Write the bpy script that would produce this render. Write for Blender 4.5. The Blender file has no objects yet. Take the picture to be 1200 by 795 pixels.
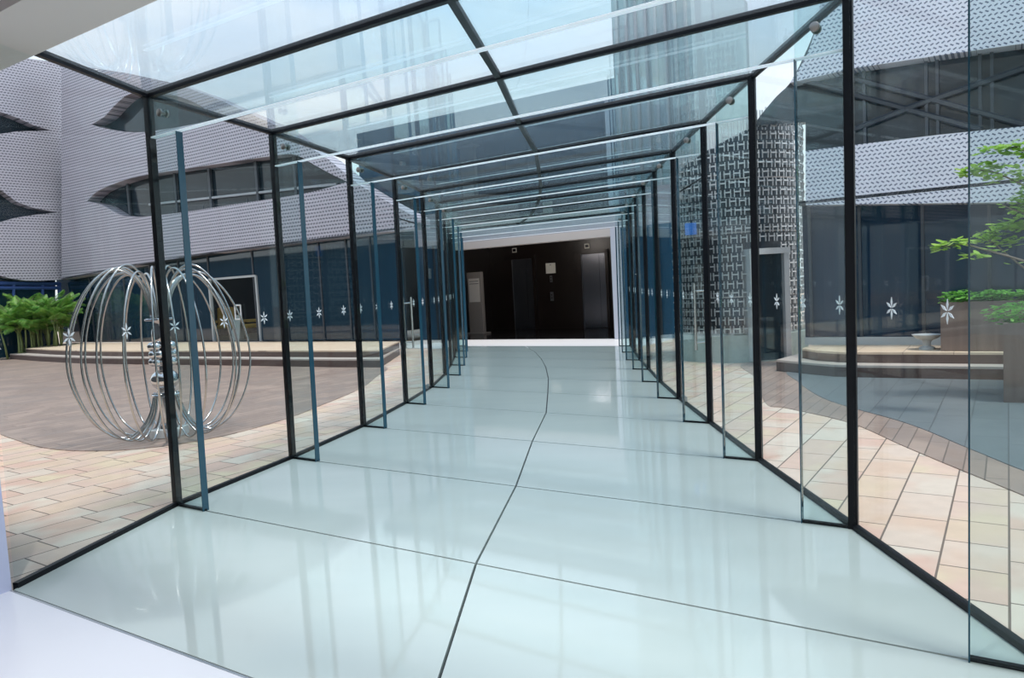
import bpy, bmesh, math, random
from mathutils import Vector, Matrix
from mathutils.geometry import tessellate_polygon
random.seed(7)
C = bpy.context.scene.collection
V = Vector
# ------------------------------------------------------------------ camera model (1200 x 795 frame)
F = 865.0; CX, CY = 600.0, 397.5; EYE = 1.5; PITCH = 0.07191; ROLL = -0.05421
HT = 3.009                                   # underside of the glass roof
LEAN = V((0.01212, 0.00465, 1.0))            # the passage stands very slightly off plumb
_fw = V((0, math.cos(PITCH), -math.sin(PITCH))); _u0 = V((0, math.sin(PITCH), math.cos(PITCH))); _r0 = V((1, 0, 0))
RT = _r0 * math.cos(ROLL) + _u0 * math.sin(ROLL); UP = -_r0 * math.sin(ROLL) + _u0 * math.cos(ROLL)
def ray(u, v): return _fw + RT * ((u - CX) / F) - UP * ((v - CY) / F)
def gp(u, v, z=0.0):
    d = ray(u, v); t = (z - EYE) / d.z
    return V((d.x * t, d.y * t, z))
E1 = V((math.cos(math.radians(-34)), math.sin(math.radians(-34)), 0))   # across the passage
N1 = V((-E1.y, E1.x, 0))                                                # along the passage, away
ZZ = V((0, 0, 1))

# ------------------------------------------------------------------ tagging
def tag(o, label=None, cat=None, group=None, kind=None):
    if label: o['label'] = label
    if cat: o['category'] = cat
    if group: o['group'] = group
    if kind: o['kind'] = kind
    return o
def empty(name, loc, label=None, cat=None, group=None, kind=None):
    o = bpy.data.objects.new(name, None); C.objects.link(o); o.location = loc
    o.empty_display_size = 0.2
    return tag(o, label, cat, group, kind)
def rootloc(p):
    while p.parent is not None: p = p.parent
    return V(p.location)

# ------------------------------------------------------------------ mesh builder (world coordinates)
class MB:
    def __init__(s): s.v = []; s.f = []; s.uv = {}
    def face(s, idx): s.f.append(tuple(idx))
    def hexa(s, p):                                      # 8 points: bottom 4 ccw, top 4
        b = len(s.v); s.v += [V(q) for q in p]
        for f in ((3,2,1,0),(4,5,6,7),(0,1,5,4),(1,2,6,5),(2,3,7,6),(3,0,4,7)): s.face([b+i for i in f])
        return s
    def box(s, o, ax, ay, az):                           # corner and three edge vectors
        o = V(o); ax = V(ax); ay = V(ay); az = V(az)
        if ax.cross(ay).dot(az) < 0: o = o + ax; ax = -ax
        return s.hexa([o, o+ax, o+ax+ay, o+ay, o+az, o+ax+az, o+ax+ay+az, o+ay+az])
    def cbox(s, c, ax, ay, az):
        return s.box(V(c) - (V(ax)+V(ay)+V(az))/2, ax, ay, az)
    def prism(s, loops, d):                              # polygon with holes, extruded along d
        loops = [[V(p) for p in l] for l in loops]; d = V(d)
        tris = tessellate_polygon(loops)
        flat = [p for l in loops for p in l]; n = len(flat); b = len(s.v)
        s.v += flat + [p + d for p in flat]
        nn = V((0,0,0))
        for t in tris: nn = nn + (flat[t[1]]-flat[t[0]]).cross(flat[t[2]]-flat[t[0]]) if (flat[t[1]]-flat[t[0]]).cross(flat[t[2]]-flat[t[0]]).dot(d) > 0 else nn - (flat[t[1]]-flat[t[0]]).cross(flat[t[2]]-flat[t[0]])
        for t in tris:
            c = (flat[t[1]]-flat[t[0]]).cross(flat[t[2]]-flat[t[0]])
            t = t if c.dot(d) > 0 else (t[0], t[2], t[1])
            s.face([b+n+i for i in t]); s.face([b+i for i in (t[2], t[1], t[0])])
        k = 0
        for l in loops:
            m = len(l)
            for i in range(m):
                j = (i+1) % m
                s.face((b+k+i, b+k+j, b+n+k+j, b+n+k+i))
            k += m
        return s
    def tube(s, pts, r, n=8, closed=False, r2=None):
        pts = [V(p) for p in pts]; m = len(pts); b = len(s.v); up = None
        for i, p in enumerate(pts):
            if closed: t = pts[(i+1) % m] - pts[i-1]
            else: t = pts[min(i+1, m-1)] - pts[max(i-1, 0)]
            t.normalize()
            if up is None: up = t.orthogonal().normalized()
            up = (up - t * up.dot(t)).normalized(); w = t.cross(up)
            rr = r if r2 is None else r + (r2-r) * i/(m-1)
            for k in range(n):
                a = 2*math.pi*k/n; s.v.append(p + up*(rr*math.cos(a)) + w*(rr*math.sin(a)))
        for i in range(m if closed else m-1):
            i2 = (i+1) % m
            for k in range(n):
                k2 = (k+1) % n
                s.face((b+i*n+k, b+i*n+k2, b+i2*n+k2, b+i2*n+k))
        if not closed:
            s.face([b+k for k in range(n)][::-1]); s.face([b+(m-1)*n+k for k in range(n)])
        return s
    def lathe(s, c, prof, n=24, axis=ZZ):                # prof: (radius, height)
        c = V(c); axis = V(axis).normalized(); a0 = axis.orthogonal().normalized(); a1 = axis.cross(a0); b = len(s.v); m = len(prof)
        for r, z in prof:
            for k in range(n):
                a = 2*math.pi*k/n; s.v.append(c + axis*z + a0*(r*math.cos(a)) + a1*(r*math.sin(a)))
        for i in range(m-1):
            for k in range(n):
                k2 = (k+1) % n; s.face((b+i*n+k, b+i*n+k2, b+(i+1)*n+k2, b+(i+1)*n+k))
        s.face([b+k for k in range(n)][::-1]); s.face([b+(m-1)*n+k for k in range(n)])
        return s
    def sphere(s, c, r, n=14, sz=1.0):
        prof = [(max(1e-4, r*math.sin(math.pi*i/n)), -r*sz*math.cos(math.pi*i/n)) for i in range(n+1)]
        return s.lathe(c, prof, n*2)
    def build(s, name, mat, parent=None, smooth=False, uvfn=None, bevel=0.0):
        me = bpy.data.meshes.new(name); off = rootloc(parent) if parent else V((0,0,0))
        me.from_pydata([tuple(p-off) for p in s.v], [], s.f); me.validate(); me.update()
        if uvfn:
            l = me.uv_layers.new(name='UVMap')
            for lp in me.loops: l.data[lp.index].uv = uvfn(V(me.vertices[lp.vertex_index].co) + off)
        if smooth:
            for p in me.polygons: p.use_smooth = True
        o = bpy.data.objects.new(name, me); C.objects.link(o); me.materials.append(mat)
        if parent: o.parent = parent
        if bevel:
            m = o.modifiers.new('bevel', 'BEVEL'); m.width = bevel; m.segments = 2; m.limit_method = 'ANGLE'
        if smooth == 'auto':
            m = o.modifiers.new('split', 'EDGE_SPLIT'); m.split_angle = math.radians(35)
        return o

# ------------------------------------------------------------------ materials
M = {}
def nmat(name):
    m = bpy.data.materials.new(name); m.use_nodes = True; nt = m.node_tree; nt.nodes.clear()
    out = nt.nodes.new('ShaderNodeOutputMaterial'); M[name] = m
    return m, nt, out
def N(nt, t, **kw):
    n = nt.nodes.new('ShaderNode' + t)
    for k, v in kw.items():
        if k.startswith('i_'): n.inputs[k[2:].replace('_', ' ')].default_value = v
        else: setattr(n, k, v)
    return n
def math_(nt, op, a, b=None, clamp=False):
    n = nt.nodes.new('ShaderNodeMath'); n.operation = op; n.use_clamp = clamp
    for i, x in enumerate((a, b)):
        if x is None: continue
        if isinstance(x, (int, float)): n.inputs[i].default_value = x
        else: nt.links.new(x, n.inputs[i])
    return n.outputs[0]
def mixc(nt, fac, a, b, blend='MIX'):
    n = nt.nodes.new('ShaderNodeMix'); n.data_type = 'RGBA'; n.blend_type = blend
    for i, x in ((0, fac), (6, a), (7, b)):
        if hasattr(x, 'links'): nt.links.new(x, n.inputs[i])
        elif i == 0: n.inputs[0].default_value = x
        else: n.inputs[i].default_value = (*x, 1)
    return n.outputs[2]
def principled(name, col, rough=0.5, metal=0.0, spec=0.5, noise=0.0, nscale=8.0, bump=0.0, coat=0.0):
    m, nt, out = nmat(name)
    p = N(nt, 'BsdfPrincipled'); p.inputs['Roughness'].default_value = rough; p.inputs['Metallic'].default_value = metal
    p.inputs['Specular IOR Level'].default_value = spec; p.inputs['Coat Weight'].default_value = coat
    p.inputs['Base Color'].default_value = (*col, 1)
    if noise or bump:
        tc = N(nt, 'TexCoord'); ns = N(nt, 'TexNoise'); ns.inputs['Scale'].default_value = nscale; ns.inputs['Detail'].default_value = 5
        nt.links.new(tc.outputs['Object'], ns.inputs['Vector'])
        if noise:
            c = mixc(nt, ns.outputs['Fac'], [x*(1-noise) for x in col], [min(1, x*(1+noise)) for x in col])
            nt.links.new(c, p.inputs['Base Color'])
        if bump:
            b = N(nt, 'Bump'); b.inputs['Strength'].default_value = bump; nt.links.new(ns.outputs['Fac'], b.inputs['Height']); nt.links.new(b.outputs[0], p.inputs['Normal'])
    nt.links.new(p.outputs[0], out.inputs[0]); return m
def glass(name, tint, r0=0.04, rough=0.0, refl=1.0, milky=0.0, milk=(0.9, 0.93, 0.97)):
    """thin architectural glass, one interface per face: clear transmission with a tint and a Fresnel reflection"""
    m, nt, out = nmat(name)
    lw = N(nt, 'LayerWeight'); lw.inputs['Blend'].default_value = 0.5
    f5 = math_(nt, 'POWER', lw.outputs['Facing'], 5.0)
    fac = math_(nt, 'MULTIPLY', math_(nt, 'ADD', math_(nt, 'MULTIPLY', f5, 1-r0), r0), refl, True)
    tr = N(nt, 'BsdfTransparent'); tr.inputs[0].default_value = (*tint, 1)
    gl = N(nt, 'BsdfGlossy'); gl.inputs['Roughness'].default_value = rough; gl.inputs[0].default_value = (0.93, 0.97, 1, 1)
    base = tr.outputs[0]
    if milky:
        tl = N(nt, 'BsdfTranslucent'); tl.inputs[0].default_value = (*milk, 1)
        mm = N(nt, 'MixShader'); mm.inputs[0].default_value = milky
        nt.links.new(base, mm.inputs[1]); nt.links.new(tl.outputs[0], mm.inputs[2]); base = mm.outputs[0]
    mx = N(nt, 'MixShader'); nt.links.new(fac, mx.inputs[0]); nt.links.new(base, mx.inputs[1]); nt.links.new(gl.outputs[0], mx.inputs[2])
    nt.links.new(mx.outputs[0], out.inputs[0]); return m

glass('wall_glass', (0.955, 0.985, 0.985), r0=0.03, refl=0.5)
glass('fin_glass', (0.90, 0.955, 0.955), refl=0.6)
glass('roof_glass', (0.90, 0.955, 0.985), refl=1.0, milky=0.05)
glass('shop_glass', (0.85, 0.90, 0.92), r0=0.03)
principled('fin_edge', (0.018, 0.075, 0.115), 0.18, spec=0.5)
# polished lower edge of the glass beams: translucent, the daylight it catches put into a pale colour
m, nt, out = nmat('polished_edge')
d = N(nt, 'BsdfDiffuse'); d.inputs[0].default_value = (0.35, 0.35, 0.35, 1)
t = N(nt, 'BsdfTranslucent'); t.inputs[0].default_value = (0.92, 0.92, 0.92, 1)
g = N(nt, 'BsdfGlossy'); g.inputs['Roughness'].default_value = 0.15
a = N(nt, 'AddShader'); mx = N(nt, 'MixShader'); mx.inputs[0].default_value = 0.12
nt.links.new(d.outputs[0], a.inputs[0]); nt.links.new(t.outputs[0], a.inputs[1])
nt.links.new(a.outputs[0], mx.inputs[1]); nt.links.new(g.outputs[0], mx.inputs[2]); nt.links.new(mx.outputs[0], out.inputs[0])
principled('black_seal', (0.008, 0.009, 0.012), 0.4, spec=0.15)
principled('steel', (0.52, 0.51, 0.50), 0.18, metal=1.0)
principled('brushed_steel', (0.50, 0.50, 0.51), 0.32, metal=1.0)
principled('bolt_steel', (0.30, 0.28, 0.26), 0.35, metal=0.9)
principled('mirror_steel', (0.72, 0.72, 0.73), 0.06, metal=1.0)
principled('white_decal', (0.86, 0.88, 0.90), 0.5)
principled('soffit_grey', (0.70, 0.66, 0.62), 0.6, noise=0.04, nscale=2)
principled('dark_ceiling', (0.03, 0.03, 0.032), 0.6)
principled('lavender_column', (0.50, 0.53, 0.70), 0.5)
principled('white_floor', (0.88, 0.87, 0.91), 0.25, noise=0.02, nscale=3)
principled('entry_wall', (0.06, 0.065, 0.075), 0.5)
# frosted floor glass
m, nt, out = nmat('floor_glass')
p = N(nt, 'BsdfPrincipled'); p.inputs['Roughness'].default_value = 0.05; p.inputs['Specular IOR Level'].default_value = 0.5
tc = N(nt, 'TexCoord'); mp = N(nt, 'Mapping'); mp.inputs['Rotation'].default_value = (0, 0, math.radians(20)); mp.inputs['Scale'].default_value = (0.6, 2.4, 1)
ns = N(nt, 'TexNoise'); ns.inputs['Scale'].default_value = 1.2; ns.inputs['Detail'].default_value = 3
nt.links.new(tc.outputs['Object'], mp.inputs[0]); nt.links.new(mp.outputs[0], ns.inputs['Vector'])
nt.links.new(mixc(nt, ns.outputs['Fac'], (0.515, 0.585, 0.555), (0.58, 0.64, 0.61)), p.inputs['Base Color'])
nt.links.new(p.outputs[0], out.inputs[0])
principled('joint_dark', (0.035, 0.04, 0.045), 0.6)
# sandstone paving, running along N1
def paving(name, blen, brow, c1, c2, c3, mortar, scale=1.0):
    m, nt, out = nmat(name)
    p = N(nt, 'BsdfPrincipled'); p.inputs['Roughness'].default_value = 0.75
    tc = N(nt, 'TexCoord'); mp = N(nt, 'Mapping'); mp.vector_type = 'POINT'
    mp.inputs['Rotation'].default_value = (0, 0, math.radians(-56))
    nt.links.new(tc.outputs['Object'], mp.inputs[0])
    def brick(a, b, seedoff):
        n = N(nt, 'TexBrick'); n.offset = 0.37; n.offset_frequency = 2; n.squash = 0.72; n.squash_frequency = 3
        n.inputs['Scale'].default_value = 1.0; n.inputs['Brick Width'].default_value = blen; n.inputs['Row Height'].default_value = brow
        n.inputs['Mortar Size'].default_value = 0.006; n.inputs['Mortar Smooth'].default_value = 0.2; n.inputs['Bias'].default_value = seedoff
        n.inputs['Color1'].default_value = (*a, 1); n.inputs['Color2'].default_value = (*b, 1); n.inputs['Mortar'].default_value = (*mortar, 1)
        nt.links.new(mp.outputs[0], n.inputs['Vector']); return n
    b1 = brick(c1, c2, 0.0)
    ns = N(nt, 'TexNoise'); ns.inputs['Scale'].default_value = 1.7; ns.inputs['Detail'].default_value = 2; nt.links.new(mp.outputs[0], ns.inputs['Vector'])
    n2 = N(nt, 'TexNoise'); n2.inputs['Scale'].default_value = 9; n2.inputs['Detail'].default_value = 6; nt.links.new(mp.outputs[0], n2.inputs['Vector'])
    b2 = brick(c3, c1, 0.1)
    r = N(nt, 'ValToRGB'); r.color_ramp.elements[0].position = 0.45; r.color_ramp.elements[1].position = 0.6; nt.links.new(ns.outputs['Fac'], r.inputs[0])
    c = mixc(nt, r.outputs[0], b1.outputs['Color'], b2.outputs['Color'])
    c = mixc(nt, 0.35, c, mixc(nt, n2.outputs['Fac'], (0.45, 0.42, 0.40), (1, 1, 1)), 'MULTIPLY')
    nt.links.new(c, p.inputs['Base Color'])
    bp = N(nt, 'Bump'); bp.inputs['Strength'].default_value = 0.4; bp.inputs['Distance'].default_value = 0.01
    bp.invert = True
    nt.links.new(b1.outputs['Fac'], bp.inputs['Height']); nt.links.new(bp.outputs[0], p.inputs['Normal'])
    nt.links.new(p.outputs[0], out.inputs[0]); return m
paving('sandstone', 0.55, 0.30, (0.76, 0.50, 0.40), (0.80, 0.68, 0.57), (0.80, 0.65, 0.45), (0.20, 0.14, 0.11))
paving('terrace_stone', 0.6, 0.6, (0.80, 0.60, 0.44), (0.82, 0.66, 0.50), (0.80, 0.62, 0.45), (0.50, 0.36, 0.27))
paving('plaza_stone', 1.1, 0.14, (0.36, 0.255, 0.21), (0.50, 0.36, 0.295), (0.36, 0.275, 0.24), (0.20, 0.145, 0.12))
paving('plaza_sky_tint', 1.2, 0.30, (0.205, 0.23, 0.245), (0.235, 0.255, 0.27), (0.205, 0.225, 0.24), (0.14, 0.15, 0.16))  # blue-grey is the sky's reflection put into the stone colour
M['plaza_stone'].node_tree.nodes['Principled BSDF'].inputs['Roughness'].default_value = 0.45
M['plaza_sky_tint'].node_tree.nodes['Principled BSDF'].inputs['Roughness'].default_value = 0.3
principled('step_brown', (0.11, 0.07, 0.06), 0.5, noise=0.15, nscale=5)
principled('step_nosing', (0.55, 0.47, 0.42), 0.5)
# perforated cladding: dashes in two directions on a triangular lattice (UV in metres)
def cladding(name, period, light, dark, wx, wy, tilt):
    m, nt, out = nmat(name)
    p = N(nt, 'BsdfPrincipled'); p.inputs['Roughness'].default_value = 0.45; p.inputs['Metallic'].default_value = 0.15
    uv = N(nt, 'UVMap'); uv.uv_map = 'UVMap'; sp = N(nt, 'SeparateXYZ'); nt.links.new(uv.outputs[0], sp.inputs[0])
    u = math_(nt, 'DIVIDE', sp.outputs[0], period); v = math_(nt, 'DIVIDE', sp.outputs[1], period * 0.86)
    row = math_(nt, 'FLOOR', v); par = math_(nt, 'ABSOLUTE', math_(nt, 'MODULO', row, 2.0))
    x = math_(nt, 'SUBTRACT', math_(nt, 'FRACT', math_(nt, 'ADD', u, math_(nt, 'MULTIPLY', par, 0.5))), 0.5)
    y = math_(nt, 'SUBTRACT', math_(nt, 'FRACT', v), 0.5)
    sgn_ = math_(nt, 'SUBTRACT', math_(nt, 'MULTIPLY', par, 2.0), 1.0)
    xs = math_(nt, 'ADD', x, math_(nt, 'MULTIPLY', math_(nt, 'MULTIPLY', y, sgn_), tilt))
    ys = math_(nt, 'SUBTRACT', y, math_(nt, 'MULTIPLY', math_(nt, 'MULTIPLY', x, sgn_), tilt))
    both = math_(nt, 'MULTIPLY', math_(nt, 'LESS_THAN', math_(nt, 'ABSOLUTE', xs), wx), math_(nt, 'LESS_THAN', math_(nt, 'ABSOLUTE', ys), wy))
    ns = N(nt, 'TexNoise'); ns.inputs['Scale'].default_value = 0.9; ns.inputs['Detail'].default_value = 3; nt.links.new(uv.outputs[0], ns.inputs['Vector'])
    lc = mixc(nt, ns.outputs['Fac'], [x*0.9 for x in light], [min(1, x*1.08) for x in light])
    c = mixc(nt, both, lc, dark); nt.links.new(c, p.inputs['Base Color'])
    nt.links.new(p.outputs[0], out.inputs[0]); return m
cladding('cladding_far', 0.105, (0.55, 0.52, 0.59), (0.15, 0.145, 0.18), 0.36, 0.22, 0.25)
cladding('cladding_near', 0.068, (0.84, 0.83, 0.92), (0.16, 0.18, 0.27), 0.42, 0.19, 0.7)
principled('cladding_rim', (0.55, 0.54, 0.57), 0.5)
principled('dark_window', (0.020, 0.032, 0.042), 0.03, spec=0.35)
principled('blue_window', (0.010, 0.035, 0.06), 0.03, spec=0.5)
principled('terrace_window', (0.010, 0.030, 0.060), 0.03, spec=0.45)  # bluish base stands in for blue sky reflected in the glass
M['blue_window'].node_tree.nodes['Principled BSDF'].inputs['IOR'].default_value = 1.65
principled('tower_blue', (0.04, 0.12, 0.21), 0.08, spec=0.3)
principled('tower_pale', (0.45, 0.55, 0.58), 0.4)
principled('mullion', (0.05, 0.06, 0.075), 0.4)
principled('pale_frame', (0.52, 0.55, 0.57), 0.4)
principled('interior_dark', (0.012, 0.016, 0.022), 0.7)
principled('interior_floor', (0.22, 0.20, 0.19), 0.3)
principled('lobby_black', (0.018, 0.013, 0.011), 0.28, noise=0.3, nscale=3)
principled('lobby_floor', (0.02, 0.019, 0.019), 0.12)
principled('lobby_threshold', (0.80, 0.78, 0.78), 0.4)
principled('fascia', (0.50, 0.48, 0.53), 0.5, noise=0.05, nscale=1)
principled('lintel_tan', (0.66, 0.58, 0.53), 0.5)
principled('jamb_pale', (0.62, 0.63, 0.70), 0.4)
principled('elevator_steel', (0.22, 0.23, 0.26), 0.25, metal=0.9)
principled('paper', (0.80, 0.77, 0.68), 0.6)
principled('totem_grey', (0.30, 0.27, 0.25), 0.4)
principled('poster', (0.72, 0.68, 0.64), 0.5)
principled('poster_line', (0.12, 0.11, 0.11), 0.5)
principled('screen_dark', (0.02, 0.02, 0.025), 0.1)
principled('chair_yellow', (0.55, 0.34, 0.08), 0.7, noise=0.1)
principled('chair_leg', (0.10, 0.07, 0.05), 0.5)
principled('planter_wood', (0.20, 0.145, 0.12), 0.6)
M_w = M['planter_wood']
nt = M_w.node_tree; p = nt.nodes['Principled BSDF']
tc = N(nt, 'TexCoord'); mp = N(nt, 'Mapping'); mp.inputs['Scale'].default_value = (14, 14, 0.6); ns = N(nt, 'TexNoise'); ns.inputs['Scale'].default_value = 1.0; ns.inputs['Detail'].default_value = 4
nt.links.new(tc.outputs['Object'], mp.inputs[0]); nt.links.new(mp.outputs[0], ns.inputs['Vector'])
nt.links.new(mixc(nt, ns.outputs['Fac'], (0.13, 0.09, 0.075), (0.30, 0.22, 0.185)), p.inputs['Base Color'])
principled('soil', (0.05, 0.035, 0.025), 0.9)
def leafmat(name, c1, c2, tr=0.35):
    m, nt, out = nmat(name)
    tc = N(nt, 'TexCoord'); ns = N(nt, 'TexNoise'); ns.inputs['Scale'].default_value = 6; nt.links.new(tc.outputs['Object'], ns.inputs['Vector'])
    r = N(nt, 'ValToRGB'); r.color_ramp.elements[0].position = 0.35; r.color_ramp.elements[1].position = 0.65
    r.color_ramp.elements[0].color = (*c1, 1); r.color_ramp.elements[1].color = (*c2, 1); nt.links.new(ns.outputs['Fac'], r.inputs[0])
    d = N(nt, 'BsdfPrincipled'); d.inputs['Roughness'].default_value = 0.45; t = N(nt, 'BsdfTranslucent'); mx = N(nt, 'MixShader'); mx.inputs[0].default_value = tr
    nt.links.new(r.outputs[0], d.inputs['Base Color']); nt.links.new(r.outputs[0], t.inputs[0])
    nt.links.new(d.outputs[0], mx.inputs[1]); nt.links.new(t.outputs[0], mx.inputs[2]); nt.links.new(mx.outputs[0], out.inputs[0])
leafmat('palm_leaf', (0.08, 0.26, 0.04), (0.30, 0.52, 0.11))
leafmat('hedge_leaf', (0.14, 0.42, 0.07), (0.32, 0.64, 0.14))
leafmat('tree_leaf', (0.34, 0.56, 0.08), (0.58, 0.76, 0.22), 0.5)
principled('palm_stem', (0.22, 0.27, 0.10), 0.6)
principled('bark', (0.24, 0.18, 0.14), 0.8, noise=0.2)
principled('lattice_metal', (0.66, 0.67, 0.69), 0.32, metal=0.6)
principled('lattice_core', (0.055, 0.065, 0.08), 0.25)
principled('lattice_frame', (0.80, 0.82, 0.84), 0.25, metal=0.5)
principled('plinth', (0.40, 0.46, 0.43), 0.5, noise=0.2, nscale=14)
principled('sign_blue', (0.05, 0.24, 0.80), 0.4)
principled('roof_slab', (0.32, 0.32, 0.34), 0.7)
principled('blue_trim', (0.06, 0.13, 0.42), 0.4)

# ------------------------------------------------------------------ the passage: feet of the portal frames
LP = [V((-2.785, 3.910, 0)), V((-2.562, 5.423, 0)), V((-2.115, 6.830, 0)), V((-1.737, 8.289, 0)), V((-1.471, 9.850, 0)), V((-1.281, 11.35, 0)),
      V((-1.212, 12.91, 0)), V((-1.235, 14.52, 0)), V((-1.285, 16.12, 0)), V((-1.36, 17.72, 0)), V((-1.46, 19.35, 0))]
RP = [V((1.880, 0.92, 0)), V((1.894, 2.531, 0)), V((1.908, 4.157, 0)), V((1.919, 5.799, 0)), V((1.963, 7.393, 0)), V((2.016, 8.991, 0)),
      V((2.100, 10.533, 0)), V((2.225, 12.087, 0)), V((2.346, 13.56, 0)), V((2.503, 15.077, 0)), V((2.67, 16.60, 0))]
CM = [0.515, 0.516, 0.518, 0.514, 0.531, 0.526, 0.53, 0.525, 0.51, 0.48, 0.43]     # where the long joint crosses each portal
def cj(k): return LP[k].lerp(RP[k], CM[k])
def up(p, z): return V(p) + LEAN * z
ORD = ['entrance', 'first', 'second', 'third', 'fourth', 'fifth', 'sixth', 'seventh', 'eighth', 'ninth', 'tenth']
NP = 10

# floor panels, gaps over a dark bed
bed = MB(); bed.prism([[p + V((0, 0, -0.045)) for p in ([V(LP[0])] + LP[1:] + RP[::-1])]], (0, 0, 0.02)); 
floor_o = MB()
gap = 0.007
def inset(q, g):
    c = sum(q, V((0,0,0))) / len(q); n = len(q); res = []
    for i in range(n):
        a, b, d_ = q[i-1], q[i], q[(i+1) % n]
        e1 = (b-a).normalized(); e2 = (d_-b).normalized()
        n1 = V((-e1.y, e1.x, 0)); n2 = V((-e2.y, e2.x, 0))
        if n1.dot(c-b) < 0: n1 = -n1
        if n2.dot(c-b) < 0: n2 = -n2
        k = n1 + n2; k = k / max(0.25, (1 + n1.dot(n2))); res.append(b + k*g)
    return res
for k in range(NP):
    for q in ([LP[k], cj(k), cj(k+1), LP[k+1]], [cj(k), RP[k], RP[k+1], cj(k+1)]):
        qq = inset([V(x) for x in q], gap); floor_o.prism([[p + V((0,0,-0.025)) for p in qq]], (0, 0, 0.025))
fl = floor_o.build('floor', M['floor_glass']); tag(fl, kind='structure')
fb = bed.build('floor_joint_bed', M['joint_dark'], fl)

ring = 'portal frames of the glass passage'
T = 0.050
def bolt(mb, c, ax):
    ax = V(ax).normalized()
    mb.lathe(c, [(0.022, -0.036), (0.028, -0.032), (0.028, -0.020), (0.012, -0.018), (0.012, 0.018), (0.028, 0.020), (0.028, 0.032), (0.022, 0.036)], 16, ax)
BD = 0.31
for k in range(1, NP+1):
    A, B = LP[k], RP[k]; e = (B-A).normalized(); nrm = V((-e.y, e.x, 0)); W = (B-A).length
    rt = empty('portal_frame', A, '%s glass portal frame counted from the entrance, fins and beam with black posts' % ORD[k], 'portal frame', ring)
    fL, fR = 0.345, 0.285
    # fins: clear pane + dark front edge strip
    for side, P, dr, fl_ in (('l', A, e, fL), ('r', B, -e, fR)):
        p0 = P + dr*0.03
        mb = MB(); mb.hexa([up(p0 - nrm*T/2, 0.012), up(p0 + dr*(fl_-0.036) - nrm*T/2, 0.012), up(p0 + dr*(fl_-0.036) + nrm*T/2, 0.012), up(p0 + nrm*T/2, 0.012),
                            up(p0 - nrm*T/2, HT-BD), up(p0 + dr*(fl_-0.036) - nrm*T/2, HT-BD), up(p0 + dr*(fl_-0.036) + nrm*T/2, HT-BD), up(p0 + nrm*T/2, HT-BD)])
        fin = mb.build('glass_fin', M['fin_glass'], rt)
        p1 = P + dr*(fl_-0.006); mb = MB(); mb.hexa([up(p1 - nrm*T/2, 0.0), up(p1 + dr*0.006 - nrm*T/2, 0), up(p1 + dr*0.006 + nrm*T/2, 0), up(p1 + nrm*T/2, 0),
                            up(p1 - nrm*T/2, HT-BD), up(p1 + dr*0.006 - nrm*T/2, HT-BD), up(p1 + dr*0.006 + nrm*T/2, HT-BD), up(p1 + nrm*T/2, HT-BD)])
        tag(mb.build('polished_edge', M['fin_edge'], fin), 'dark teal polished edge of the fin')
        mb = MB(); mb.hexa([up(P - nrm*0.012, 0.0), up(P + dr*fl_ - nrm*0.012, 0), up(P + dr*fl_ + nrm*0.012, 0), up(P + nrm*0.012, 0),
                            up(P - nrm*0.012, 0.016), up(P + dr*fl_ - nrm*0.012, 0.016), up(P + dr*fl_ + nrm*0.012, 0.016), up(P + nrm*0.012, 0.016)])
        mb.build('fin_shoe', M['black_seal'], fin)
        # corner plate with bolt
        mb = MB(); w = 0.006; c0 = P + dr*0.03; c1 = P + dr*fl_
        mb.hexa([up(c0 - nrm*w, HT-BD+0.004), up(c1 - nrm*w, HT-BD+0.004), up(c1 + nrm*w, HT-BD+0.004), up(c0 + nrm*w, HT-BD+0.004),
                 up(c0 - nrm*w, HT-0.02), up(c1 - nrm*w, HT-0.02), up(c1 + nrm*w, HT-0.02), up(c0 + nrm*w, HT-0.02)])
        cp = mb.build('corner_plate', M['fin_glass'], rt)
        mb = MB(); bolt(mb, up(P + dr*0.17, HT-BD/2), nrm); tag(mb.build('bolt', M['bolt_steel'], cp, smooth='auto'), 'round stainless bolt')
        # black post at the glass line
        hw = 0.024; mb = MB(); mb.hexa([up(P - dr*0.024 - nrm*hw, -0.03), up(P + dr*0.026 - nrm*hw, -0.03), up(P + dr*0.026 + nrm*hw, -0.03), up(P - dr*0.024 + nrm*hw, -0.03),
                            up(P - dr*0.024 - nrm*hw, HT+0.02), up(P + dr*0.026 - nrm*hw, HT+0.02), up(P + dr*0.026 + nrm*hw, HT+0.02), up(P - dr*0.024 + nrm*hw, HT+0.02)])
        mb.build('post', M['black_seal'], rt)
    # beam across the roof
    a, b = A + e*0.03, B - e*0.03
    def slab(z0, z1, w):
        return MB().hexa([up(a - nrm*w, z0), up(b - nrm*w, z0), up(b + nrm*w, z0), up(a + nrm*w, z0), up(a - nrm*w, z1), up(b - nrm*w, z1), up(b + nrm*w, z1), up(a + nrm*w, z1)])
    bm_ = slab(HT-BD+0.008, HT-0.02, T/2 - 0.012).build('glass_beam', M['fin_glass'], rt)
    tag(slab(HT-BD-0.002, HT-BD+0.008, 0.018).build('polished_edge', M['polished_edge'], bm_), 'bright polished lower edge of the beam')
    slab(HT-0.022, HT+0.022, 0.020).build('roof_seal', M['black_seal'], rt)

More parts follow.
